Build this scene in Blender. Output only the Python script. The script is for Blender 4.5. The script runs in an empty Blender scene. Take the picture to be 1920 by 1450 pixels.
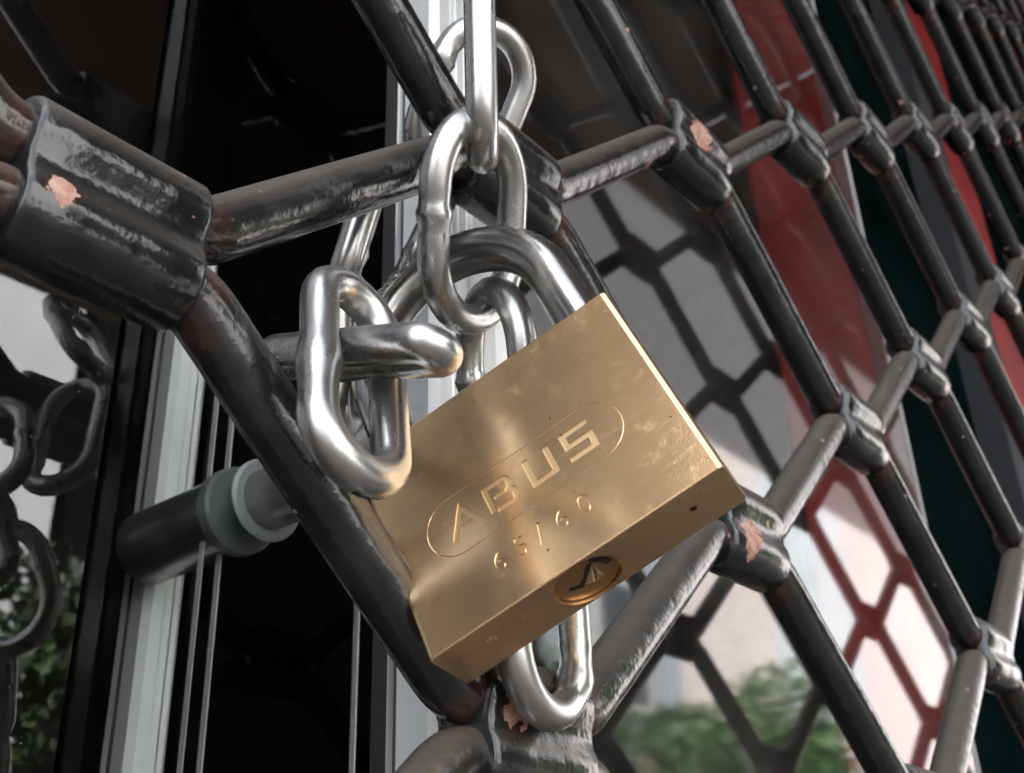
import bpy, bmesh, math, random
from mathutils import Vector, Matrix, noise
R_ = math.radians
random.seed(7)
S = bpy.context.scene
COL = S.collection

# ------------------------------------------------------------------ camera
CR = [Vector((0.63835974, -0.76904748, -0.03260085)), Vector((0.33802387, 0.31812948, -0.88573896)), Vector((0.6915466, 0.55440023, 0.46303746))]
CP = Vector((-0.04904591, -0.09656062, -0.07441095))
FPX = 2099.99
cam = bpy.data.objects.new('camera', bpy.data.cameras.new('camera'))
COL.objects.link(cam)
m = Matrix.Identity(4)
for r in range(3):
    m[r][0] = CR[0][r]; m[r][1] = -CR[1][r]; m[r][2] = -CR[2][r]; m[r][3] = CP[r]
cam.matrix_world = m
cam.data.sensor_width = 36; cam.data.lens = 36 * FPX / 1920
cam.data.clip_start = 0.01; cam.data.clip_end = 500
cam.data.dof.use_dof = True; cam.data.dof.focus_distance = 0.148; cam.data.dof.aperture_fstop = 50
S.camera = cam

def ray(px, py):
    return (CR[0] * ((px - 960) / FPX) + CR[1] * ((py - 725) / FPX) + CR[2])
def at(px, py, Y):            # point of a plane y = Y
    d = ray(px, py); return CP + d * ((Y - CP.y) / d.y)
def atz(px, py, z):           # point at depth z (mm) from the camera
    return CP + ray(px, py) * (z / 1000)

# ------------------------------------------------------------------ light
SUN_EL, SUN_DIR = R_(52), Vector((-0.75, 0.66, 0)).normalized()
w = bpy.data.worlds.new('World'); S.world = w; w.use_nodes = True
nt = w.node_tree; bg = nt.nodes['Background']
sky = nt.nodes.new('ShaderNodeTexSky'); sky.sky_type = 'NISHITA'; sky.sun_disc = False
sky.sun_elevation = SUN_EL; sky.sun_rotation = math.atan2(SUN_DIR.x, SUN_DIR.y)
sky.air_density = 1.0; sky.dust_density = 3.0; sky.ozone_density = 1.0
hz = nt.nodes.new('ShaderNodeHueSaturation'); hz.inputs['Saturation'].default_value = .35      # thin white cloud
nt.links.new(sky.outputs[0], hz.inputs['Color']); nt.links.new(hz.outputs[0], bg.inputs[0]); bg.inputs[1].default_value = 0.15
sd = bpy.data.lights.new('sun', 'SUN'); sd.energy = 4.0; sd.angle = R_(0.5); sd.color = (1, .95, .88)
so = bpy.data.objects.new('sun', sd); COL.objects.link(so)
tosun = SUN_DIR * math.cos(SUN_EL) + Vector((0, 0, math.sin(SUN_EL)))
so.rotation_euler = tosun.to_track_quat('Z', 'Y').to_euler()
S.view_settings.view_transform = 'Standard'; S.view_settings.look = 'None'
S.view_settings.exposure = 2.5; S.view_settings.gamma = 1
S.cycles.max_bounces = 10; S.cycles.transparent_max_bounces = 16; S.cycles.glossy_bounces = 6

# ------------------------------------------------------------------ materials
def M(name):
    m = bpy.data.materials.new(name); m.use_nodes = True
    n = m.node_tree; return m, n, n.nodes['Principled BSDF']
def node(n, t, **k):
    x = n.nodes.new(t)
    for a, v in k.items(): setattr(x, a, v)
    return x
def tex(n, scale, detail=3, rough=.55, coord='Object', stretch=None):
    tc0 = node(n, 'ShaderNodeTexCoord'); t = node(n, 'ShaderNodeTexNoise')
    oi = node(n, 'ShaderNodeObjectInfo'); ad = node(n, 'ShaderNodeVectorMath', operation='ADD')
    n.links.new(tc0.outputs[coord], ad.inputs[0]); n.links.new(math_(n, 'MULTIPLY', oi.outputs['Random'], 3.7), ad.inputs[1])
    class tc: outputs = {coord: ad.outputs[0]}
    t.inputs['Scale'].default_value = scale; t.inputs['Detail'].default_value = detail; t.inputs['Roughness'].default_value = rough
    if stretch:
        mp = node(n, 'ShaderNodeMapping'); mp.inputs['Scale'].default_value = stretch
        n.links.new(tc.outputs[coord], mp.inputs[0]); n.links.new(mp.outputs[0], t.inputs[0])
    else: n.links.new(tc.outputs[coord], t.inputs[0])
    return t
def ramp(n, src, a, b, ca=(0, 0, 0, 1), cb=(1, 1, 1, 1)):
    r = node(n, 'ShaderNodeValToRGB'); r.color_ramp.elements[0].position = a; r.color_ramp.elements[1].position = b
    r.color_ramp.elements[0].color = ca; r.color_ramp.elements[1].color = cb
    n.links.new(src, r.inputs[0]); return r
def mix(n, f, a, b):
    x = node(n, 'ShaderNodeMix', data_type='RGBA')
    for i, v in ((0, f), (6, a), (7, b)):
        if hasattr(v, 'links'): n.links.new(v, x.inputs[i])
        elif isinstance(v, (int, float)): x.inputs[i].default_value = v
        else: x.inputs[i].default_value = (*v, 1) if len(v) == 3 else v
    return x.outputs[2]
def math_(n, op, a, b=0.0, c=0.0):
    x = node(n, 'ShaderNodeMath', operation=op)
    for i, v in enumerate((a, b, c)):
        if hasattr(v, 'links'): n.links.new(v, x.inputs[i])
        else: x.inputs[i].default_value = v
    return x.outputs[0]
def bump(n, bs, h, strength, dist, prev=None):
    b = node(n, 'ShaderNodeBump'); b.inputs['Strength'].default_value = strength; b.inputs['Distance'].default_value = dist
    n.links.new(h, b.inputs['Height'])
    if prev: n.links.new(prev.outputs[0], b.inputs['Normal'])
    n.links.new(b.outputs[0], bs.inputs['Normal']); return b

def plain(name, col, rough=.6, metal=0.0, var=.15, scale=60, bmp=0.0, spec=.5):
    m, n, b = M(name)
    t = tex(n, scale, 4)
    dark = tuple(c * (1 - var) for c in col); lite = tuple(min(1, c * (1 + var)) for c in col)
    r = ramp(n, t.outputs[0], .3, .7, (*dark, 1), (*lite, 1))
    n.links.new(r.outputs[0], b.inputs['Base Color'])
    b.inputs['Roughness'].default_value = rough; b.inputs['Metallic'].default_value = metal
    b.inputs['Specular IOR Level'].default_value = spec
    if bmp: bump(n, b, t.outputs[0], .5, bmp)
    return m

def paint(name, chip=None, chip_r=.003, rust_x=None):
    """thick glossy grey paint with runs, dust on what faces up, chips down to primer"""
    m, n, b = M(name)
    lump = tex(n, 260, 3, .5)
    fine = tex(n, 1500, 2, .6)
    drip = tex(n, 420, 2, .5, stretch=(1, 1, .45))
    base = ramp(n, lump.outputs[0], .35, .7, (.006, .007, .008, 1), (.013, .014, .015, 1)).outputs[0]
    geo = node(n, 'ShaderNodeNewGeometry')
    sep = node(n, 'ShaderNodeSeparateXYZ'); n.links.new(geo.outputs['Normal'], sep.inputs[0])
    up = ramp(n, sep.outputs[2], .05, .80).outputs[0]
    up = math_(n, 'MULTIPLY', up, math_(n, 'MULTIPLY_ADD', ramp(n, fine.outputs[0], .2, .55).outputs[0], .35, .65))
    grime = ramp(n, tex(n, 90, 5, .65).outputs[0], .48, .72).outputs[0]
    dust = math_(n, 'MINIMUM', math_(n, 'ADD', math_(n, 'MULTIPLY', up, .75), math_(n, 'MULTIPLY', grime, .12)), .8)
    c = mix(n, dust, base, (.125, .108, .088))
    # primer showing through in small chips
    vor = tex(n, 330, 1, .4)
    spots = ramp(n, vor.outputs[0], .772, .780).outputs[0]
    pr = ramp(n, tex(n, 600, 3).outputs[0], .35, .65, (.30, .10, .075, 1), (.44, .29, .22, 1)).outputs[0]
    mask = spots
    if chip:
        tc = node(n, 'ShaderNodeTexCoord'); ds = node(n, 'ShaderNodeVectorMath', operation='DISTANCE')
        n.links.new(tc.outputs['Object'], ds.inputs[0]); ds.inputs[1].default_value = chip
        wob = math_(n, 'MULTIPLY', math_(n, 'SUBTRACT', tex(n, 420, 4, .6).outputs[0], .5), chip_r * 2.6)
        dd = math_(n, 'ADD', ds.outputs['Value'], wob)
        cm = math_(n, 'LESS_THAN', dd, chip_r)
        mask = math_(n, 'MAXIMUM', mask, cm)
    if chip: c = mix(n, math_(n, 'MULTIPLY', math_(n, 'LESS_THAN', dd, chip_r * 1.22), .85), c, (.05, .018, .012))
    c = mix(n, mask, c, pr)
    if rust_x:       # rust bleeding out of the sleeve mouth along the rod
        tc = node(n, 'ShaderNodeTexCoord'); sp = node(n, 'ShaderNodeSeparateXYZ'); n.links.new(tc.outputs['Object'], sp.inputs[0])
        pp = math_(n, 'PINGPONG', math_(n, 'ADD', sp.outputs[0], math_(n, 'MULTIPLY', tex(n, 300).outputs[0], .003)), .035)
        rm = ramp(n, pp, .0, 1.0)
        rr = math_(n, 'LESS_THAN', math_(n, 'ABSOLUTE', math_(n, 'SUBTRACT', pp, rust_x)), .0016)
        pos2 = math_(n, 'PINGPONG', sp.outputs[0], .035)
        rmask = ramp(n, math_(n, 'ABSOLUTE', math_(n, 'SUBTRACT', pos2, rust_x)), 0.0, .0035, (1, 1, 1, 1), (0, 0, 0, 1)).outputs[0]
        rmask = math_(n, 'MULTIPLY', rmask, ramp(n, tex(n, 240, 4, .6).outputs[0], .38, .6).outputs[0])
        c = mix(n, math_(n, 'MULTIPLY', rmask, .38), c, (.13, .035, .016))
    n.links.new(c, b.inputs['Base Color'])
    rg = math_(n, 'ADD', math_(n, 'MULTIPLY', dust, .5), .17)
    rg = math_(n, 'MAXIMUM', rg, math_(n, 'MULTIPLY', mask, .7))
    n.links.new(rg, b.inputs['Roughness'])
    b.inputs['Specular IOR Level'].default_value = .7
    b1 = bump(n, b, lump.outputs[0], .45, .0005)
    b2 = bump(n, b, drip.outputs[0], .16, .0004, b1)
    b3 = bump(n, b, fine.outputs[0], .25, .00012, b2)
    b4 = bump(n, b, math_(n, 'SUBTRACT', 1.0, mask), .6, .00025, b3)
    return m

def steel(name, col=(.50, .50, .495), rough=.26, grime=.35):
    m, n, b = M(name)
    t = tex(n, 120, 5, .6); f = tex(n, 900, 3, .7)
    g = ramp(n, t.outputs[0], .46, .74).outputs[0]
    c = mix(n, math_(n, 'MULTIPLY', g, grime), col, (.26, .205, .15))
    geo = node(n, 'ShaderNodeNewGeometry'); sep = node(n, 'ShaderNodeSeparateXYZ'); n.links.new(geo.outputs['Normal'], sep.inputs[0])
    up = math_(n, 'MULTIPLY', ramp(n, sep.outputs[2], .35, .95).outputs[0], ramp(n, f.outputs[0], .3, .65).outputs[0])
    c = mix(n, math_(n, 'MULTIPLY', up, .7), c, (.20, .17, .14))
    n.links.new(c, b.inputs['Base Color'])
    b.inputs['Metallic'].default_value = .96
    n.links.new(math_(n, 'ADD', math_(n, 'ADD', math_(n, 'MULTIPLY', t.outputs[0], .34), math_(n, 'MULTIPLY', up, .3)), rough - .14), b.inputs['Roughness'])
    b1 = bump(n, b, tex(n, 260, 2).outputs[0], .10, .0003)
    bump(n, b, f.outputs[0], .4, .00007, b1)
    return m

def brass_mat(name, col=(.88, .605, .345), rough=.175, line=True):
    m, n, b = M(name)
    t = tex(n, 55, 4, .6); br = tex(n, 420, 4, .7, stretch=(.09, 1, 3.2)); sp = tex(n, 900, 1, .5)
    c = mix(n, ramp(n, t.outputs[0], .3, .75).outputs[0], col, tuple(x * .70 for x in col))
    stn = ramp(n, tex(n, 210, 6, .75).outputs[0], .53, .68).outputs[0]
    c = mix(n, math_(n, 'MULTIPLY', stn, .28), c, (.34, .20, .10))
    c = mix(n, math_(n, 'MULTIPLY', ramp(n, br.outputs[0], .42, .62).outputs[0], .10), c, tuple(x * .62 for x in col))
    c = mix(n, ramp(n, sp.outputs[0], .755, .775).outputs[0], c, (.08, .05, .03))
    scr = tex(n, 260, 2, .5, stretch=(.05, 1, 1.6)); sr = ramp(n, math_(n, 'ABSOLUTE', math_(n, 'SUBTRACT', scr.outputs[0], .5)), .0, .006, (1, 1, 1, 1), (0, 0, 0, 1)).outputs[0]
    sr = math_(n, 'MULTIPLY', sr, ramp(n, tex(n, 140, 2).outputs[0], .52, .62).outputs[0])
    n.links.new(c, b.inputs['Base Color']); b.inputs['Metallic'].default_value = .86
    n.links.new(math_(n, 'ADD', math_(n, 'ADD', math_(n, 'MULTIPLY', br.outputs[0], .10), math_(n, 'ADD', math_(n, 'MULTIPLY', stn, .12), math_(n, 'MULTIPLY', sr, .08))), rough - .05), b.inputs['Roughness'])
    b1 = bump(n, b, br.outputs[0], .12, .00003)
    bump(n, b, math_(n, 'SUBTRACT', tex(n, 5200, 2).outputs[0], math_(n, 'MULTIPLY', sr, .22)), .3, .00003, b1)
    return m

def glass_mat(name, ior=1.75, tint=(.86, .90, .89), dust=.03, gr=.012, speck=.3):
    m, n, b = M(name); n.nodes.remove(b)
    out = n.nodes['Material Output']
    tr = node(n, 'ShaderNodeBsdfTransparent'); tr.inputs[0].default_value = (*tint, 1)
    gl = node(n, 'ShaderNodeBsdfGlossy'); gl.inputs['Roughness'].default_value = gr; gl.inputs[0].default_value = (.95, .97, .97, 1)
    fr = node(n, 'ShaderNodeFresnel'); fr.inputs[0].default_value = ior
    mx = node(n, 'ShaderNodeMixShader'); n.links.new(fr.outputs[0], mx.inputs[0]); n.links.new(tr.outputs[0], mx.inputs[1]); n.links.new(gl.outputs[0], mx.inputs[2])
    df = node(n, 'ShaderNodeBsdfDiffuse'); df.inputs[0].default_value = (.5, .47, .44, 1)
    sm = ramp(n, tex(n, 9, 6, .65).outputs[0], .35, .8).outputs[0]
    sk = ramp(n, tex(n, 1100, 1, .5).outputs[0], .77, .785).outputs[0]
    fac = math_(n, 'MINIMUM', math_(n, 'ADD', math_(n, 'MULTIPLY', sm, dust), math_(n, 'MULTIPLY', sk, speck)), 1)
    m2 = node(n, 'ShaderNodeMixShader'); n.links.new(fac, m2.inputs[0]); n.links.new(mx.outputs[0], m2.inputs[1]); n.links.new(df.outputs[0], m2.inputs[2])
    n.links.new(m2.outputs[0], out.inputs[0]); return m
def clear_mat(name):
    m, n, b = M(name); n.nodes.remove(b)
    tr = node(n, 'ShaderNodeBsdfTransparent'); n.links.new(tr.outputs[0], n.nodes['Material Output'].inputs[0]); return m

PAINT = paint('gloss_grey_paint', rust_x=None)
ROD = paint('rod_paint', rust_x=.0125)
STEEL = steel('zinc_steel')
SHK = steel('shackle_steel', (.40, .40, .395), .17, .5)
BRASS = brass_mat('brass')
BRASS2 = brass_mat('brass_lettering', (.92, .64, .35), .34)
BRASS3 = brass_mat('dark_brass', (.50, .30, .13), .30)
ALU = plain('aluminium', (.84, .86, .86), .38, .55, .06, 40)
ALU2 = plain('inner_aluminium', (.92, .96, .94), .35, .25, .06, 40)
GROOVE = plain('dark_groove', (.06, .065, .06), .6)
STAIN = plain('brushed_steel', (.38, .37, .36), .30, .85, .15, 80)
NYLON = plain('white_nylon', (.62, .62, .60), .45, 0, .05)
BLACK = plain('black_slot', (.012, .006, .004), .6)
GLASS = glass_mat('glass_door_face', 1.28, (.95, .97, .96), .006, .012, .05)
GLASS_L = glass_mat('glass_side_face', 1.9, (.85, .88, .87), .006)
GLASS_W = glass_mat('glass_window_face', 1.85, (.80, .84, .84), .10, .045)
CLEAR = clear_mat('glass_back')
RED = plain('red_film', (.30, .011, .014), .5, 0, .3, 30)
TEAL = plain('dark_teal_panel', (.0025, .007, .007), .75, 0, .5, 12, spec=.0)
GREYF = plain('grey_frame', (.03, .034, .04), .7, 0, .1)
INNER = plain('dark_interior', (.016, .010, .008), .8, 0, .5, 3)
SOFF = plain('brown_soffit', (.30, .20, .16), .8, 0, .2, 5)
WASH = plain('grey_nylon', (.20, .23, .22), .4, 0, .05)
NYLON2 = plain('plate_white', (.85, .85, .84), .4, 0, .03)
BARDARK = plain('dark_bar_faces', (.035, .033, .032), .35, .3, .2)
def cloth(name, col, f=.5):
    m, n, b = M(name); b.inputs['Base Color'].default_value = (*col, 1); b.inputs['Roughness'].default_value = .9
    t = node(n, 'ShaderNodeBsdfTranslucent'); t.inputs[0].default_value = (*col, 1)
    mx = node(n, 'ShaderNodeMixShader'); mx.inputs[0].default_value = f
    n.links.new(b.outputs[0], mx.inputs[1]); n.links.new(t.outputs[0], mx.inputs[2]); n.links.new(mx.outputs[0], n.nodes['Material Output'].inputs[0]); return m
AWN_G = cloth('grey_dimming_cloth', (.86, .83, .81), .85); AWN_B = cloth('brown_awning_cloth', (.16, .095, .07))
STONE = plain('sandstone', (.50, .41, .32), .8, 0, .15, 14, .002)
PAVE = plain('pavement', (.11, .10, .09), .9, 0, .2, 6, .002)
ROAD = plain('asphalt', (.055, .055, .058), .9, 0, .2, 30, .003)

# ------------------------------------------------------------------ mesh helpers
def link_obj(name, me, mat, parent=None, smooth=True, **props):
    if smooth:
        for p in me.polygons: p.use_smooth = True
    if mat and not me.materials: me.materials.append(mat)
    o = bpy.data.objects.new(name, me); COL.objects.link(o)
    if parent: o.parent = parent
    for k, v in props.items(): o[k] = v
    return o
def empty(name, loc=(0, 0, 0), **props):
    o = bpy.data.objects.new(name, None); COL.objects.link(o); o.location = loc
    o.empty_display_size = .01
    for k, v in props.items(): o[k] = v
    return o
def build(name, verts, faces):
    me = bpy.data.meshes.new(name); me.from_pydata([tuple(v) for v in verts], [], faces); me.update(); return me
def box_me(name, a, b, bev=0.0, seg=2):
    bm = bmesh.new(); bmesh.ops.create_cube(bm, size=1)
    a, b = Vector(a), Vector(b); c = (a + b) / 2; s = b - a
    for v in bm.verts: v.co = Vector((v.co.x * s.x, v.co.y * s.y, v.co.z * s.z)) + c
    if bev: bmesh.ops.bevel(bm, geom=bm.edges[:], offset=bev, segments=seg, profile=.5, affect='EDGES')
    me = bpy.data.meshes.new(name); bm.to_mesh(me); bm.free(); return me
def box(name, a, b, mat, parent=None, bev=0.0, **props):
    return link_obj(name, box_me(name, a, b, bev), mat, parent, smooth=False, **props)
def round_path(pts, rad, seg=7):
    """polyline with its inner corners replaced by arcs"""
    out = [Vector(pts[0])]
    for i in range(1, len(pts) - 1):
        p, a, b = Vector(pts[i]), Vector(pts[i - 1]), Vector(pts[i + 1])
        u, v = (a - p), (b - p); lu, lv = u.length, v.length; u.normalize(); v.normalize()
        ang = u.angle(v)
        d = min(rad / math.tan(ang / 2), lu * .48, lv * .48)
        s, e = p + u * d, p + v * d
        for k in range(seg + 1):
            t = k / seg
            out.append(s * (1 - t) ** 2 + p * 2 * t * (1 - t) + e * t * t)
    out.append(Vector(pts[-1])); return out
def sweep(name, path, rad, closed=False, seg=20, up=None, caps=True, rfun=None):
    n = len(path); V, F = [], []
    t0 = (path[1] - path[0]).normalized()
    ref = Vector(up) if up else (Vector((0, 0, 1)) if abs(t0.z) < .9 else Vector((1, 0, 0)))
    nrm = (ref - t0 * ref.dot(t0)).normalized()
    for i, p in enumerate(path):
        if closed: t = (path[(i + 1) % n] - path[i - 1]).normalized()
        else: t = (path[min(i + 1, n - 1)] - path[max(i - 1, 0)]).normalized()
        nrm = (nrm - t * nrm.dot(t)).normalized(); bn = t.cross(nrm)
        r = rad * (rfun(i / n) if rfun else 1)
        for k in range(seg):
            a = 2 * math.pi * k / seg
            V.append(p + nrm * (r * math.cos(a)) + bn * (r * math.sin(a)))
    for i in range(n if closed else n - 1):
        j = (i + 1) % n
        for k in range(seg):
            l = (k + 1) % seg
            F.append((i * seg + k, i * seg + l, j * seg + l, j * seg + k))
    if not closed and caps:
        F.append(tuple(range(seg))[::-1]); F.append(tuple(range((n - 1) * seg, n * seg)))
    return build(name, V, F)

# ------------------------------------------------------------------ security grille
PW, PH, RR = .07, .0467, .0041          # half pitch, row height, rod radius
CH = .0108                              # half length of a sleeve
def proj(p):
    d = Vector(p) - CP; z = d.dot(CR[2])
    if z <= .02: return None
    return 960 + FPX * d.dot(CR[0]) / z, 725 + FPX * d.dot(CR[1]) / z, z
def seen(x, z, mar=330):
    for Y, mm in ((0, mar), (.14, 120)):
        q = proj((x, Y, z))
        if q and -mm < q[0] < 1920 + mm and -mm < q[1] < 1450 + mm and q[2] < 3.0: return True
    return False
grille = empty('security_grille', (0, 0, 0), label='grey painted roll-down security grille of bent rods joined by short sleeves', category='grille')
def clip_mesh():
    Rr = RR + .0015; sec = []
    N = 14
    th = math.asin(min(1, RR / Rr))
    a0 = math.atan2(-RR * .72, math.sqrt(Rr * Rr - (RR * .72) ** 2))
    for s in (1, -1):
        pts = []
        for k in range(N + 1):
            a = a0 + (math.pi - 2 * a0) * k / N
            pts.append((math.cos(a) * Rr, RR + math.sin(a) * Rr))
        if s == 1: sec += pts
        else: sec += [(-y, -z) for y, z in pts]
    prof = [(-CH, .88), (-CH + .0002, .95), (-CH + .0008, 1), (-CH * .4, 1.0), (CH * .4, 1.0), (CH - .0008, 1), (CH - .0002, .95), (CH, .88)]
    V, F = [], []; n = len(sec)
    for x, s in prof:
        for y, z in sec: V.append((x, y * s, z * (1 - (1 - s) * .6)))
    for i in range(len(prof) - 1):
        for k in range(n):
            l = (k + 1) % n
            F.append((i * n + k, (i + 1) * n + k, (i + 1) * n + l, i * n + l))
    F.append(tuple(range(n))); F.append(tuple(range((len(prof) - 1) * n, len(prof) * n))[::-1])
    return build('clip', V, F)
CLIP = clip_mesh(); CLIP.materials.append(PAINT)
chips = {(0, 0): ((-.0070, -.0052, -.0030), .0017), (2, 2): ((-.002, -.0050, .002), .0040), (2, 0): ((-.004, -.0052, -.0030), .0034), (1, -1): ((-.0060, -.0048, .0020), .0024),
         (4, 2): ((.002, -.005, -.002), .0009)}
nodes_used = []
for l in range(-8, 46):
    for mI in range(-5, 46):
        if (mI + l) % 2: continue
        if seen(mI * PW, l * PH, 260):
            nodes_used.append((mI, l))
for (mI, l) in nodes_used:
    me = CLIP
    key = {(0, 0): (0, 0), (1, -1): (1, -1), (2, 0): (2, 0), (3, 1): (4, 2), (2, 2): (9, 9)}.get((mI, l))
    # D sleeve = 2 columns right on the upper row is lattice (2,2) in x-index 2, level 2
    if (mI, l) in ((0, 0), (2, 2), (2, 0), (1, -1)):
        c = chips[(mI, l)]
        me = CLIP.copy(); me.materials.clear()
        me.materials.append(paint('chipped_paint', c[0], c[1]))
    o = link_obj('clip', me, None, grille)
    jit = noise.noise(Vector((mI * 3.1, l * 2.3, 0)))
    o.location = (mI * PW + (.0006 if (mI, l) == (0, 0) else jit * .0012), 0, l * PH)
    o.rotation_euler = (jit * .10, jit * .03, jit * .04)
levels = sorted({l for _, l in nodes_used})
for n_ in range(min(levels), max(levels) + 2):
    xs = [mI for mI in range(-6, 48) if seen(mI * PW, (n_ - .5) * PH, 420)]
    if not xs: continue
    m0, m1 = min(xs) - 1, max(xs) + 1
    pts = []
    xe = CH + .0022
    for mI in range(m0, m1 + 1):
        if (mI + n_) % 2 == 0: z = n_ * PH - RR        # lower tube of the upper row: a peak
        else: z = (n_ - 1) * PH + RR                   # upper tube of the lower row: a valley
        j = Vector((0, noise.noise(Vector((mI, n_, 5))) * .0004, noise.noise(Vector((mI, n_, 9))) * .0003))
        pts += [Vector((mI * PW - xe, 0, z)) + j, Vector((mI * PW + xe, 0, z)) + j]
    me = sweep('rod', round_path(pts, .0085, 6), RR, seg=18, up=(0, 1, 0))
    link_obj('rod', me, ROD, grille)

# ------------------------------------------------------------------ padlock
LR = Matrix(((0.239178, 0.97097025, 0.00326371), (-0.87645651, 0.21444753, 0.43108727), (0.41787302, -0.1059671, 0.90230433)))
LT = Vector((0.04997951, -0.02507762, -0.03378498))
LW, LH, LD = .0408, .032096, .0093
lock = empty('padlock', LT, label='brass padlock with steel shackle hanging tilted in front of the grille', category='padlock')
lock.matrix_world = Matrix.Translation(LT) @ LR.to_4x4()
def text_me(txt, size, ext, bev=0.0, font_align='CENTER'):
    cu = bpy.data.curves.new('t', 'FONT'); cu.body = txt; cu.size = size; cu.extrude = ext; cu.bevel_depth = bev
    cu.align_x = font_align; cu.align_y = 'CENTER'; cu.resolution_u = 6
    ob = bpy.data.objects.new('t', cu); COL.objects.link(ob)
    dg = bpy.context.evaluated_depsgraph_get(); dg.update()
    me = bpy.data.meshes.new_from_object(ob.evaluated_get(dg)); bpy.data.objects.remove(ob); return me
def poly_prism(polys, y0, y1):
    """closed outlines in x,z (mm) made solid between y0 and y1"""
    bm = bmesh.new()
    for pl in polys:
        a = [bm.verts.new((x / 1000, y0, z / 1000)) for x, z in pl]
        b = [bm.verts.new((x / 1000, y1, z / 1000)) for x, z in pl]
        bm.faces.new(a); bm.faces.new(b[::-1])
        for i in range(len(pl)):
            j = (i + 1) % len(pl); bm.faces.new((a[j], a[i], b[i], b[j]))
    bmesh.ops.recalc_face_normals(bm, faces=bm.faces[:])
    me = bpy.data.meshes.new('cut'); bm.to_mesh(me); bm.free(); return me
def strokes(pts, wd):
    """one outline following a polyline of half width wd with mitred corners"""
    L, Rr = [], []
    n = len(pts)
    for i in range(n):
        p = Vector(pts[i])
        d1 = (Vector(pts[i]) - Vector(pts[i - 1])).normalized() if i else None
        d2 = (Vector(pts[i + 1]) - Vector(pts[i])).normalized() if i < n - 1 else None
        if d1 is None: nn = Vector((-d2.y, d2.x)); k = 1
        elif d2 is None: nn = Vector((-d1.y, d1.x)); k = 1
        else:
            nn = (Vector((-d1.y, d1.x)) + Vector((-d2.y, d2.x))).normalized(); k = 1 / max(.4, nn.dot(Vector((-d1.y, d1.x))))
        L.append(tuple(p + nn * wd * k)); Rr.append(tuple(p - nn * wd * k))
    return L + Rr[::-1]
# body with engraved marks
bm = bmesh.new()
prof = []
rc = .0012
bmesh.ops.create_cube(bm, size=1)
for v in bm.verts: v.co = Vector((v.co.x * LW, (v.co.y + .5) * LD, (v.co.z + .5) * LH))
vert_e = [e for e in bm.edges if abs(e.verts[0].co.z - e.verts[1].co.z) > .01 and e.verts[0].co.x > 0]
vert_l = [e for e in bm.edges if abs(e.verts[0].co.z - e.verts[1].co.z) > .01 and e.verts[0].co.x < 0]
bmesh.ops.bevel(bm, geom=vert_e, offset=.0008, segments=2, profile=.5, affect='EDGES')
bmesh.ops.bevel(bm, geom=[e for e in bm.edges if all(v.co.x < -LW / 2 + 1e-6 for v in e.verts) and abs(e.verts[0].co.z - e.verts[1].co.z) > .01], offset=.0007, segments=3, profile=.5, affect='EDGES')
bmesh.ops.bevel(bm, geom=[e for e in bm.edges if all(v.co.z < 1e-6 for v in e.verts) or all(v.co.z > LH - 1e-6 for v in e.verts)], offset=.00022, segments=2, profile=.5, affect='EDGES')
bme = bpy.data.meshes.new('body'); bm.to_mesh(bme); bm.free()
body = link_obj('body', bme, BRASS, lock, smooth=False)
cut = []
zc0, zc1 = 12.35, 16.05
wd = .42
dep = .00016
P = []
P.append(strokes([(-11.6, zc0 - .3), (-9.4, zc1), (-7.2, zc0 - .3)], wd)); P.append(strokes([(-10.35, zc0 + .95), (-8.45, zc0 + .95)], .26))
P.append(strokes([(-5.7, zc0), (-5.7, zc1), (-2.9, zc1), (-2.45, zc1 - .5), (-2.45, 14.6), (-2.9, 14.2), (-2.2, 13.8), (-2.2, zc0 + .45), (-2.6, zc0), (-5.1, zc0)], wd * .9))
P.append(strokes([(-4.9, 14.22), (-3.4, 14.22)], .3))
P.append(strokes([(.45, zc1 + .35), (.45, zc0 + .1), (3.55, zc0 + .1), (3.55, zc1 + .35)], wd))
P.append(strokes([(9.6, zc1), (6.0, zc1), (6.0, 14.2), (9.3, 14.2), (9.3, zc0), (5.6, zc0)], wd))
pill_c, pill_r, pill_h = 12.95 + 1.1, 4.15, 10.1
pill = []
for k in range(20): a = -math.pi / 2 + math.pi * k / 19; pill.append(Vector(((pill_h + pill_r * math.cos(a) - .6) / 1000, 0, (pill_c + pill_r * math.sin(a)) / 1000)))
for k in range(20): a = math.pi / 2 + math.pi * k / 19; pill.append(Vector(((-pill_h + pill_r * math.cos(a) - .6) / 1000, 0, (pill_c + pill_r * math.sin(a)) / 1000)))
pill_me = sweep('cut', pill, .0001, closed=True, seg=6, up=(0, 1, 0))
# seam above and below the word
cutters = [poly_prism([p], -.0004, dep) for p in P]
cutters.append(pill_me)
for zz in (zc0 - .95, zc1 + .95):
    pass
def place_text(txt, x, z, size, depth):
    me = text_me(txt, size, depth)
    M_ = Matrix.Translation((x / 1000, 0, z / 1000)) @ Matrix.Rotation(math.pi / 2, 4, 'X')
    me.transform(M_); return me
for ch, x in zip('65/60', (-7.6, -4.5, -1.8, 1.3, 4.6)):
    if ch == '/': cutters.append(poly_prism([strokes([(x - .35, 4.6), (x + .35, 7.6)], .17)], -.0004, .0002))
    else: cutters.append(place_text(ch, x, 5.95, .0038, .0002))
def bool_cut(o, mes):
    tmp = []
    for i, me in enumerate(mes):
        c = bpy.data.objects.new('cutter', me); COL.objects.link(c); c.matrix_world = o.matrix_world.copy() if False else Matrix.Identity(4)
        tmp.append(c)
    return tmp
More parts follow.
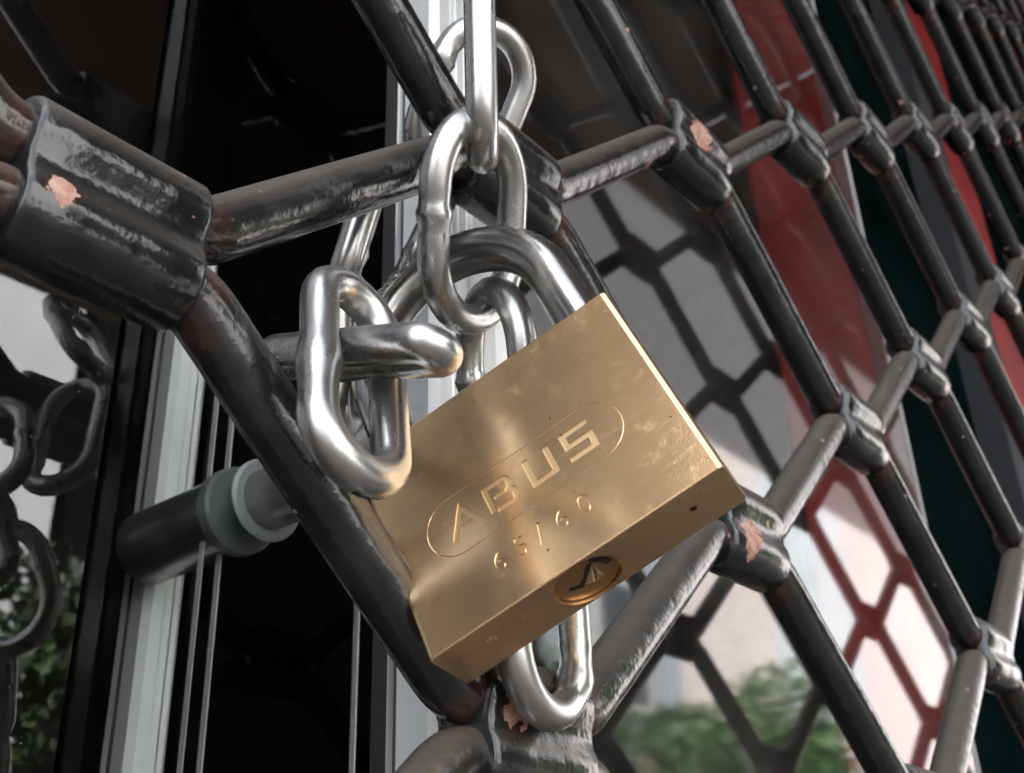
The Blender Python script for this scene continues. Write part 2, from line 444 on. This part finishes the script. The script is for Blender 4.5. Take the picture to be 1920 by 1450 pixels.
# the cuts are made in the lock's own frame on an unparented copy
work = bpy.data.objects.new('work', bme); COL.objects.link(work)
def ring_cut(cx, cy, z0, z1, r, n=48, axis='Z'):
    b = bmesh.new(); bmesh.ops.create_cone(b, cap_ends=True, segments=n, radius1=r, radius2=r, depth=z1 - z0)
    for v in b.verts: v.co += Vector((cx, cy, (z0 + z1) / 2))
    me = bpy.data.meshes.new('cut'); b.to_mesh(me); b.free(); return me
CYL = (-.0002, .00465)
cutters.append(ring_cut(CYL[0], CYL[1], -.002, .0011, .0044))
cutters.append(ring_cut(.0146, .0043, -.002, .003, .00055, 20))
for dx, dy, rr in ((-13.9, 3.3, .22), (-13.3, 3.2, .2), (-12.9, 3.5, .18), (-13.6, 3.9, .15), (-13.0, 4.1, .2), (-12.5, 3.9, .15), (-14.1, 4.3, .14)):
    cutters.append(ring_cut(dx / 1000, dy / 1000, -.001, .00012, rr / 1000, 8))
for sx in (-1, 1):
    cutters.append(ring_cut(sx * .0153, LD / 2, LH - .001, LH + .002, .00335, 32))
cobs = []
for me in cutters:
    c = bpy.data.objects.new('cutter', me); COL.objects.link(c); cobs.append(c)
    md = work.modifiers.new('b', 'BOOLEAN'); md.operation = 'DIFFERENCE'; md.solver = 'EXACT'; md.object = c
dg = bpy.context.evaluated_depsgraph_get(); dg.update()
newme = bpy.data.meshes.new_from_object(work.evaluated_get(dg)); newme.name = 'body'
for c in cobs + [work]: bpy.data.objects.remove(c)
newme.materials.clear(); newme.materials.append(BRASS); newme.materials.append(BRASS2)
for p in newme.polygons:
    c = p.center; p.material_index = 0
    if dep * .8 < c.y < dep * 1.2 and abs(p.normal.y) > .9 and c.z > .009 and abs(c.x) < .013: p.material_index = 1
body.data = newme
# lock core
core = link_obj('lock_cylinder', ring_cut(CYL[0], CYL[1], .0005, .0030, .00415), BRASS3, lock, smooth=False)
kb = []
def flat_prism(pl, z0, z1):
    me = poly_prism([pl], 0, z1 - z0)
    for v in me.vertices: v.co = Vector((v.co.x + CYL[0], v.co.z + CYL[1], z0 + v.co.y))
    bm_ = bmesh.new(); bm_.from_mesh(me); bmesh.ops.recalc_face_normals(bm_, faces=bm_.faces[:]); bm_.to_mesh(me); bm_.free(); return me
slot = strokes([(-2.5, .15), (-1.15, .95), (-.55, .35), (.1, -.2), (.75, -1.35), (1.5, -2.2)], .36)
link_obj('keyhole', flat_prism(slot, .00046, .0006), BLACK, core, smooth=False)
cres = [(3.75 * math.cos(a), 3.75 * math.sin(a)) for a in [R_(-62 + 6 * k) for k in range(11)]] + [(2.75 * math.cos(a), 2.75 * math.sin(a)) for a in [R_(-2 - 6 * k) for k in range(10)]]
link_obj('keyhole', flat_prism(cres, .00047, .0006), BLACK, core, smooth=False)
def fin(p, mt):
    V = [(x / 1000 + CYL[0], y / 1000 + CYL[1], z / 1000) for x, y, z in p]
    link_obj('keyway_fin', build('keyway_fin', V, [(0, 1, 2), (0, 2, 3), (0, 3, 1), (1, 3, 2)]), mt, core, smooth=False)
fin([(1.55, -1.95, .30), (-.75, 1.0, .44), (.45, 1.7, .44), (.35, .9, .20)], BRASS2)
fin([(1.75, -1.75, .35), (.55, 1.7, .44), (1.75, 1.45, .44), (1.25, .8, .28)], BRASS)
# shackle
SR, SL, SRr = .0153, .0127, .0034
path = [Vector((SR, LD / 2, LH - .004 + (SL + .004) * k / 8)) for k in range(8)]
path += [Vector((SR * math.cos(a), LD / 2, LH + SL + SR * math.sin(a))) for a in [math.pi * k / 36 for k in range(37)]]
path += [Vector((-SR, LD / 2, LH + SL - (SL + .004) * k / 8)) for k in range(1, 9)]
shk = link_obj('shackle', sweep('shackle', path, SRr, seg=32, up=(0, 1, 0)), SHK, lock)
# stamped word on the shackle, following the bend on its front
word = 'HARDENED'
for i, chh in enumerate(word):
    a = math.pi * (.50 + (i - 0) * .052) if False else math.pi * (.86 - i * .045)
    me = text_me(chh, .0031, .00006)
    rr_ = SR + .0013
    pos = Vector((rr_ * math.cos(a), LD / 2 - SRr * .925, LH + SL + rr_ * math.sin(a)))
    me.transform(Matrix.Translation(pos) @ Matrix.Rotation(-(a - math.pi / 2), 4, 'Y') @ Matrix.Rotation(R_(66), 4, 'X'))
    link_obj('stamped_letter', me, BRASS3 if False else STEEL, shk, smooth=False)

# ------------------------------------------------------------------ chain
chain = empty('chain', atz(900, 400, 160), label='galvanised steel chain wrapped through the grille and padlock shackle', category='chain')
cinv = Matrix.Translation(chain.location).inverted()
WR = .00232
def chain_link(p0, p1, pl, rad=WR, weld=None, seam=False, fixw=None):
    p0, p1, pl = atz(*p0), atz(*p1), atz(*pl)
    ax = p0 - p1; L = ax.length; ax.normalize(); mid = (p0 + p1) / 2
    sd_ = pl - mid; sd_ -= ax * sd_.dot(ax); hw = sd_.length; sd_.normalize()
    if fixw: hw = fixw
    hs = L / 2 - hw; pts = []
    N = 16
    for k in range(N + 1):
        a = math.pi * k / N; pts.append(mid + ax * (hs + hw * math.sin(a)) + sd_ * (hw * math.cos(a)))
    for k in range(1, 8): pts.append(mid + ax * (hs - 2 * hs * k / 8) - sd_ * hw)
    for k in range(N + 1):
        a = math.pi + math.pi * k / N; pts.append(mid + ax * (-hs + hw * math.sin(a)) + sd_ * (hw * math.cos(a)))
    for k in range(1, 8): pts.append(mid + ax * (-hs + 2 * hs * k / 8) + sd_ * hw)
    n = len(pts)
    def rf(t):
        if weld is None: return 1
        d = abs((t - weld + .5) % 1 - .5) * n
        return 1 + .17 * math.exp(-(d / .8) ** 2) - .05 * math.exp(-((d - 2) / .8) ** 2)
    me = sweep('link', pts, rad, closed=True, seg=22, up=ax.cross(sd_), rfun=rf)
    me.transform(cinv)
    return link_obj('link', me, STEEL, chain)
LINKS = [
 ((897, -95, 168), (905, 292, 163), (901, 100, 159)),                 # edge-on link from above
 ((897, 229, 163), (884, 600, 167), (814, 400, 156)),                 # front link round the shackle
 ((918, 548, 170), (945, 880, 168), (983, 690, 160)),                 # hanging behind the padlock
 ((960, 830, 160), (1000, 1110, 152), (975, 970, 150)),               # hidden behind the padlock
 ((1012, 1010, 152), (1030, 1338, 143), (961, 1180, 140)),            # dangling below the padlock
 ((938, 62, 205), (830, 330, 205), (985, 160, 209)),                  # arch behind
 ((850, 330, 200), (725, 600, 186), (790, 465, 185)),                 # behind, welded collar
 ((705, 330, 180), (624, 585, 174), (661, 458, 169)),                 # strand on the left behind
 ((652, 530, 170), (640, 800, 168), (628, 690, 164)),
 ((818, 655, 121), (530, 672, 146), (665, 650, 130)),                 # lying link
 ((662, 552, 139), (668, 884, 117), (597, 730, 120)),                 # large near link
]
WELD = [.55, .93, .40, None, .55, .35, .86, .4, .4, .45, .90]
for i, (a, b, c) in enumerate(LINKS): chain_link(a, b, c, weld=WELD[i])

# ------------------------------------------------------------------ shop front: glass, door handle, frames
GY = .07
def pane(name, x0, x1, z0, z1, mat, parent):
    me = build(name, [(x0, GY, z0), (x1, GY, z0), (x1, GY, z1), (x0, GY, z1), (x0, GY + .006, z0), (x1, GY + .006, z0), (x1, GY + .006, z1), (x0, GY + .006, z1)],
               [(0, 1, 2, 3), (5, 4, 7, 6), (4, 0, 3, 7), (1, 5, 6, 2), (3, 2, 6, 7), (4, 5, 1, 0)])
    me.materials.append(mat); me.materials.append(CLEAR)
    for i, p in enumerate(me.polygons): p.material_index = 0 if i == 0 else 1
    return link_obj(name, me, None, parent, smooth=False)
ZB, ZT = -1.25, 2.35
XD = at(890, 600, GY).x
door = empty('glass_door', (XD, GY, ZB), label='dark glass door with upright metal pull handle behind the chain', category='door')
door.location = (0, 0, 0)
XM = at(182, 900, GY).x
pane('glass_pane', XM + .001, XD, ZB, ZT, GLASS, door)
side = empty('side_light', (0, 0, 0), label='reflecting glass side light left of the door post', category='window')
pane('glass_pane', -.29, XM, ZB, ZT, GLASS_L, side)
win = empty('shop_window', (0, 0, 0), label='reflecting shop window pane with a red edge strip right of the door', category='window')
XR0 = at(1483, 800, GY + .008).x; XR1 = at(1683, 900, GY + .008).x
pane('glass_pane', XD + .003, XR1 + .001, ZB, ZT, GLASS_W, win)
box('red_strip', (XR0, GY + .0075, ZB), (XR1, GY + .010, ZT), RED, win)
box('edge_trim', (XR1 + .0011, GY - .001, ZB), (XR1 + .0016, GY + .012, ZT), NYLON, win)
XS0 = at(1790, 427, GY).x; XS1 = at(1814, 427, GY).x; XS2 = at(1868, 427, GY).x
box('teal_panel', (XR1 + .0025, GY + .02, ZB), (XS0, GY + .03, ZT), TEAL, win)
win2 = empty('side_window', (0, 0, 0), label='far shop window with grey frame and red strip at the right edge', category='window')
box('frame', (XS0, GY + .001, ZB), (XS1, GY + .03, ZT), GREYF, win2, bev=.001)
box('red_strip', (XS1 + .0005, GY + .0075, ZB), (XS2, GY + .010, ZT), RED, win2)
box('dark_panel', (XS2 + .0005, GY + .0073, ZB), (3.4, GY + .012, ZT), TEAL, win2)

# pull handle: extruded fluted bar outside, twin inside, bolted through the glass
SX, SZ = at(495, 940, GY).x, at(495, 940, GY).z
def bar(name, cx, cy, half, flip, mat, z0, z1):
    # rounded rectangular extrusion with flutes
    hx, hy = half; sec = []
    prof = [(-hx, -hy + .0015), (-hx + .0015, -hy), (-hx + .0045, -hy), (-hx + .005, -hy + .0012), (-hx + .0062, -hy + .0012), (-hx + .0067, -hy), (-.0004, -hy),
            (0, -hy + .001), (.0012, -hy + .001), (.0016, -hy), (hx - .0015, -hy), (hx, -hy + .0015), (hx, hy - .0015), (hx - .0015, hy), (-hx + .0015, hy), (-hx, hy - .0015),
            (-hx, hy * .35), (-hx + .001, hy * .3), (-hx + .001, hy * .12), (-hx, hy * .07)]
    prof = [(x, y * flip) for x, y in prof]
    V = [(cx + x, cy + y, z0) for x, y in prof] + [(cx + x, cy + y, z1) for x, y in prof]; n = len(prof)
    F = [(i, (i + 1) % n, n + (i + 1) % n, n + i) for i in range(n)] + [tuple(range(n))[::-1], tuple(range(n, 2 * n))]
    if flip < 0: F = [f[::-1] for f in F]
    me = build(name, V, F)
    if name == 'handle_bar':
        me.materials.append(mat); me.materials.append(BARDARK)
        for p in me.polygons:
            if p.normal.y > .5 or (p.normal.x < -.5 and p.center.y > cy + .0008): p.material_index = 1  # dark left half; rear face coloured dark to dim its mirror image
        mat = None
    elif flip:
        me.materials.append(mat); me.materials.append(GROOVE)
        for p in me.polygons:
            if p.normal.y < -.9 and p.center.y > cy - hy + .0006: p.material_index = 1
            if p.normal.x < -.9 and p.center.x > cx - hx + .0006: p.material_index = 1
        mat = None
    return link_obj(name, me, mat, door, smooth=False)
bar('handle_bar', SX + .0030, .026, (.0090, .0075), 1, ALU, -.45, .60)
bar('inner_handle_bar', at(306, 950, .116).x, .116, (.0048, .0055), 1, ALU2, -.45, at(380, 440, .116).z)
def cyl(name, c0, c1, r, mat, parent, seg=40, bev=.0006):
    d = (Vector(c1) - Vector(c0)); L = d.length; d.normalize()
    p = [Vector(c0), Vector(c0) + d * bev, Vector(c0) + d * (L / 2), Vector(c1) - d * bev, Vector(c1)]
    me = sweep(name, p, r, seg=seg, up=(0, 0, 1), rfun=lambda t: .93 if t < .01 or t > .79 else 1)
    o = link_obj(name, me, mat, parent)
    md = o.modifiers.new('e', 'EDGE_SPLIT'); md.split_angle = R_(40); return o
cyl('standoff', (SX, .032, SZ), (SX, GY - .001, SZ), .0062, STAIN, door)
cyl('standoff', (SX, GY + .0065, SZ), (SX, .109, SZ), .0080, STAIN, door)
cyl('washer', (SX, GY - .0016, SZ), (SX, GY - .0001, SZ), .0084, WASH, door)
cyl('washer', (SX, GY + .0062, SZ), (SX, GY + .0100, SZ), .0090, WASH, door)
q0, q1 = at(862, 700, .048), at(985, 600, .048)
box('bright_plate', (q0.x, .046, at(930, 850, .048).z), (q1.x, .054, at(930, 560, .048).z), NYLON2, door, bev=.001)  # added white plate standing in for a bright area behind the chain
for (px, py, pw) in ((404, 1120, .0003), (370, 1120, .0002), (668, 1200, .0003)):  # thin bright strips standing in for highlight lines in the glass
    q = at(px, py, .082)
    box('highlight_strip', (q.x, .0815, -.6), (q.x + pw, .083, .05), ALU2, door)

# ------------------------------------------------------------------ our building round the shop front
room = empty('shop_building', (0, 0, 0), label='shop building with sandstone wall holding the glazed front', category='building')
BT = 4.2
box('wall', (-9, .10, ZT + .003), (9, 6, BT), STONE, room)
box('wall', (-9, -.02, ZB - .1), (-.30, 6, ZT), STONE, room)
box('wall', (3.41, -.02, ZB - .1), (9, 6, ZT), STONE, room)
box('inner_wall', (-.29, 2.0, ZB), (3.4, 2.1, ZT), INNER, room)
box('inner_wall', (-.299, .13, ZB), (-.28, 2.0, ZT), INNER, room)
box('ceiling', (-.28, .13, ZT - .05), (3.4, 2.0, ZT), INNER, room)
awn = empty('awning', (0, 0, 0), label='added awning over the shop front, sized to dim the mirrored upper glass', category='awning')  # added overhead, panels sized to set the brightness of the upper reflection
box('brown_cloth', (-.05, -1.15, .87), (.98, .06, .872), AWN_B, awn)
box('brown_cloth', (.984, -.40, .87), (3.6, .06, .872), AWN_B, awn)
box('dimming_cloth', (.984, -.76, .874), (3.6, -.402, .876), AWN_G, awn)  # translucent sheet added to grey the upper reflection
box('front_rail', (-.07, -1.19, .85), (.98, -1.155, .89), SOFF, awn)
box('pavement', (-30, -2.6, ZB - .2), (60, 6, ZB - .003), PAVE, None, kind='structure')
box('road', (-30, -6.0, ZB - .3), (60, -2.6, ZB - .14), ROAD, None, kind='structure')
box('far_pavement', (-30, -8.0, ZB - .2), (60, -6.003, ZB - .003), PAVE, None, kind='structure')
box('ground', (-120, -120, ZB - .6), (160, 60, ZB - .31), ROAD, None, kind='structure')

# ------------------------------------------------------------------ street opposite (seen in the glass)
WINF = plain('window_frame_white', (.6, .58, .55), .6); WING = plain('window_dark', (.04, .05, .06), .15)
def house(name, label, x0, x1, H, col, depth=7, floors=4, gap=2.6, y=-8.0):
    wm = plain(name + '_render', col, .85, 0, .10, 1.3, .004, spec=.1)
    h = empty(name, (x0, y, ZB), label=label, category='building')
    inv = Vector((x0, y, ZB))
    def B(n, a, b, mt): return box(n, Vector(a) - inv, Vector(b) - inv, mt, h)
    B('wall', (x0, y - depth, ZB), (x1, y, ZB + H), wm)
    B('cornice', (x0 - .1, y + .002, ZB + H - .5), (x1 + .1, y + .3, ZB + H - .15), wm)
    nx = max(1, int((x1 - x0) / gap))
    fm = box_me('window', (-.6, 0, -.9), (.6, .08, .9)); fm.materials.append(WINF)
    pm = box_me('pane', (-.48, .081, -.78), (.48, .09, .78)); pm.materials.append(WING)
    for f in range(floors):
        for k in range(nx):
            if name == 'dark_house': continue
            if (k * 7 + f * 3 + len(name)) % 11 == 0: continue
            o = link_obj('window', fm, None, h, smooth=False); o.location = Vector((x0 + (k + .5) * (x1 - x0) / nx, y + .002, ZB + 1.9 + f * 3.1)) - inv
            q = link_obj('pane', pm, None, o, smooth=False)
    return h
house('corner_house', 'tall pale house mirrored at the left edge of the glass', -6, 4.2, 9, (.80, .82, .84), floors=3)
house('dark_house', 'dark brown building added to darken the glass door reflection', 4.4, 10.6, 16, (.005, .004, .0035), floors=5)  # put opposite, near-black, so the door's reflection stays dark
house('grey_house', 'blue grey house mirrored right of the padlock', 10.8, 13.8, 13, (.42, .46, .52), floors=4, gap=1.6)
house('pink_house', 'pinkish rendered house mirrored in the shop window', 13.9, 17.0, 13, (.80, .71, .67), floors=1, gap=4)
house('blue_house', 'pale blue house mirrored in the shop window', 17.1, 20.5, 13, (.70, .76, .80), floors=1, gap=4)
house('long_house', 'long pale pink building mirrored beside the red strip', 20.6, 60, 16, (.78, .70, .69), floors=1, gap=9)

LEAF = None
def leaf_mat(name='leaf', k=1.0):
    m, n, b = M(name); t = tex(n, 3, 3)
    r = ramp(n, t.outputs[0], .35, .65, (.015 * k, .045 * k, .010 * k, 1), (.06 * k, .14 * k, .03 * k, 1)); n.links.new(r.outputs[0], b.inputs['Base Color'])
    b.inputs['Roughness'].default_value = .55; return m
LEAF = leaf_mat(); LEAFD = leaf_mat('dark_leaf', .45); BARK = plain('bark', (.10, .075, .055), .9, 0, .3, 8, .01)
def tree(name, label, x, y, h, r, n=5000, seed=1, lm=None):
    rnd = random.Random(seed)
    t = empty(name, (x, y, ZB), label=label, category='tree')
    V, F = [], []
    tr = sweep('trunk', [Vector((0, 0, 0)), Vector((.05, 0, h * .3)), Vector((0, .06, h * .6)), Vector((.1, 0, h * .8))], .13, seg=10, rfun=lambda q: 1 - q * .8)
    link_obj('trunk', tr, BARK, t)
    blobs = [(Vector((rnd.uniform(-1, 1) * r * .7, rnd.uniform(-1, 1) * r * .7, h - r + rnd.uniform(-.8, .75) * r)), rnd.uniform(.28, .5) * r) for _ in range(16)]
    for i in range(n):
        c, br = rnd.choice(blobs)
        d = Vector((rnd.gauss(0, 1), rnd.gauss(0, 1), rnd.gauss(0, 1))).normalized() * br * rnd.uniform(.6, 1.05)
        p = c + d; u = Vector((rnd.gauss(0, 1), rnd.gauss(0, 1), rnd.gauss(0, 1))).normalized(); v = u.orthogonal().normalized()
        s = rnd.uniform(.03, .06); k = len(V)
        V += [p - u * s, p + v * s * .5, p + u * s, p - v * s * .5]; F.append((k, k + 1, k + 2, k + 3))
    link_obj('crown', build('crown', V, F), lm or LEAF, t, smooth=False)
tree('street_tree', 'bushy green tree mirrored at the bottom right of the glass', 6.9, -4.3, 3.1, 1.25, 16000, 3)
tree('street_tree', 'second green tree mirrored lower down in the window', 8.6, -4.2, 3.0, 1.1, 14000, 8)
tree('small_tree', 'small green tree mirrored low at the left edge', 2.1, -5.0, 3.1, 1.1, 14000, 5, LEAFD)
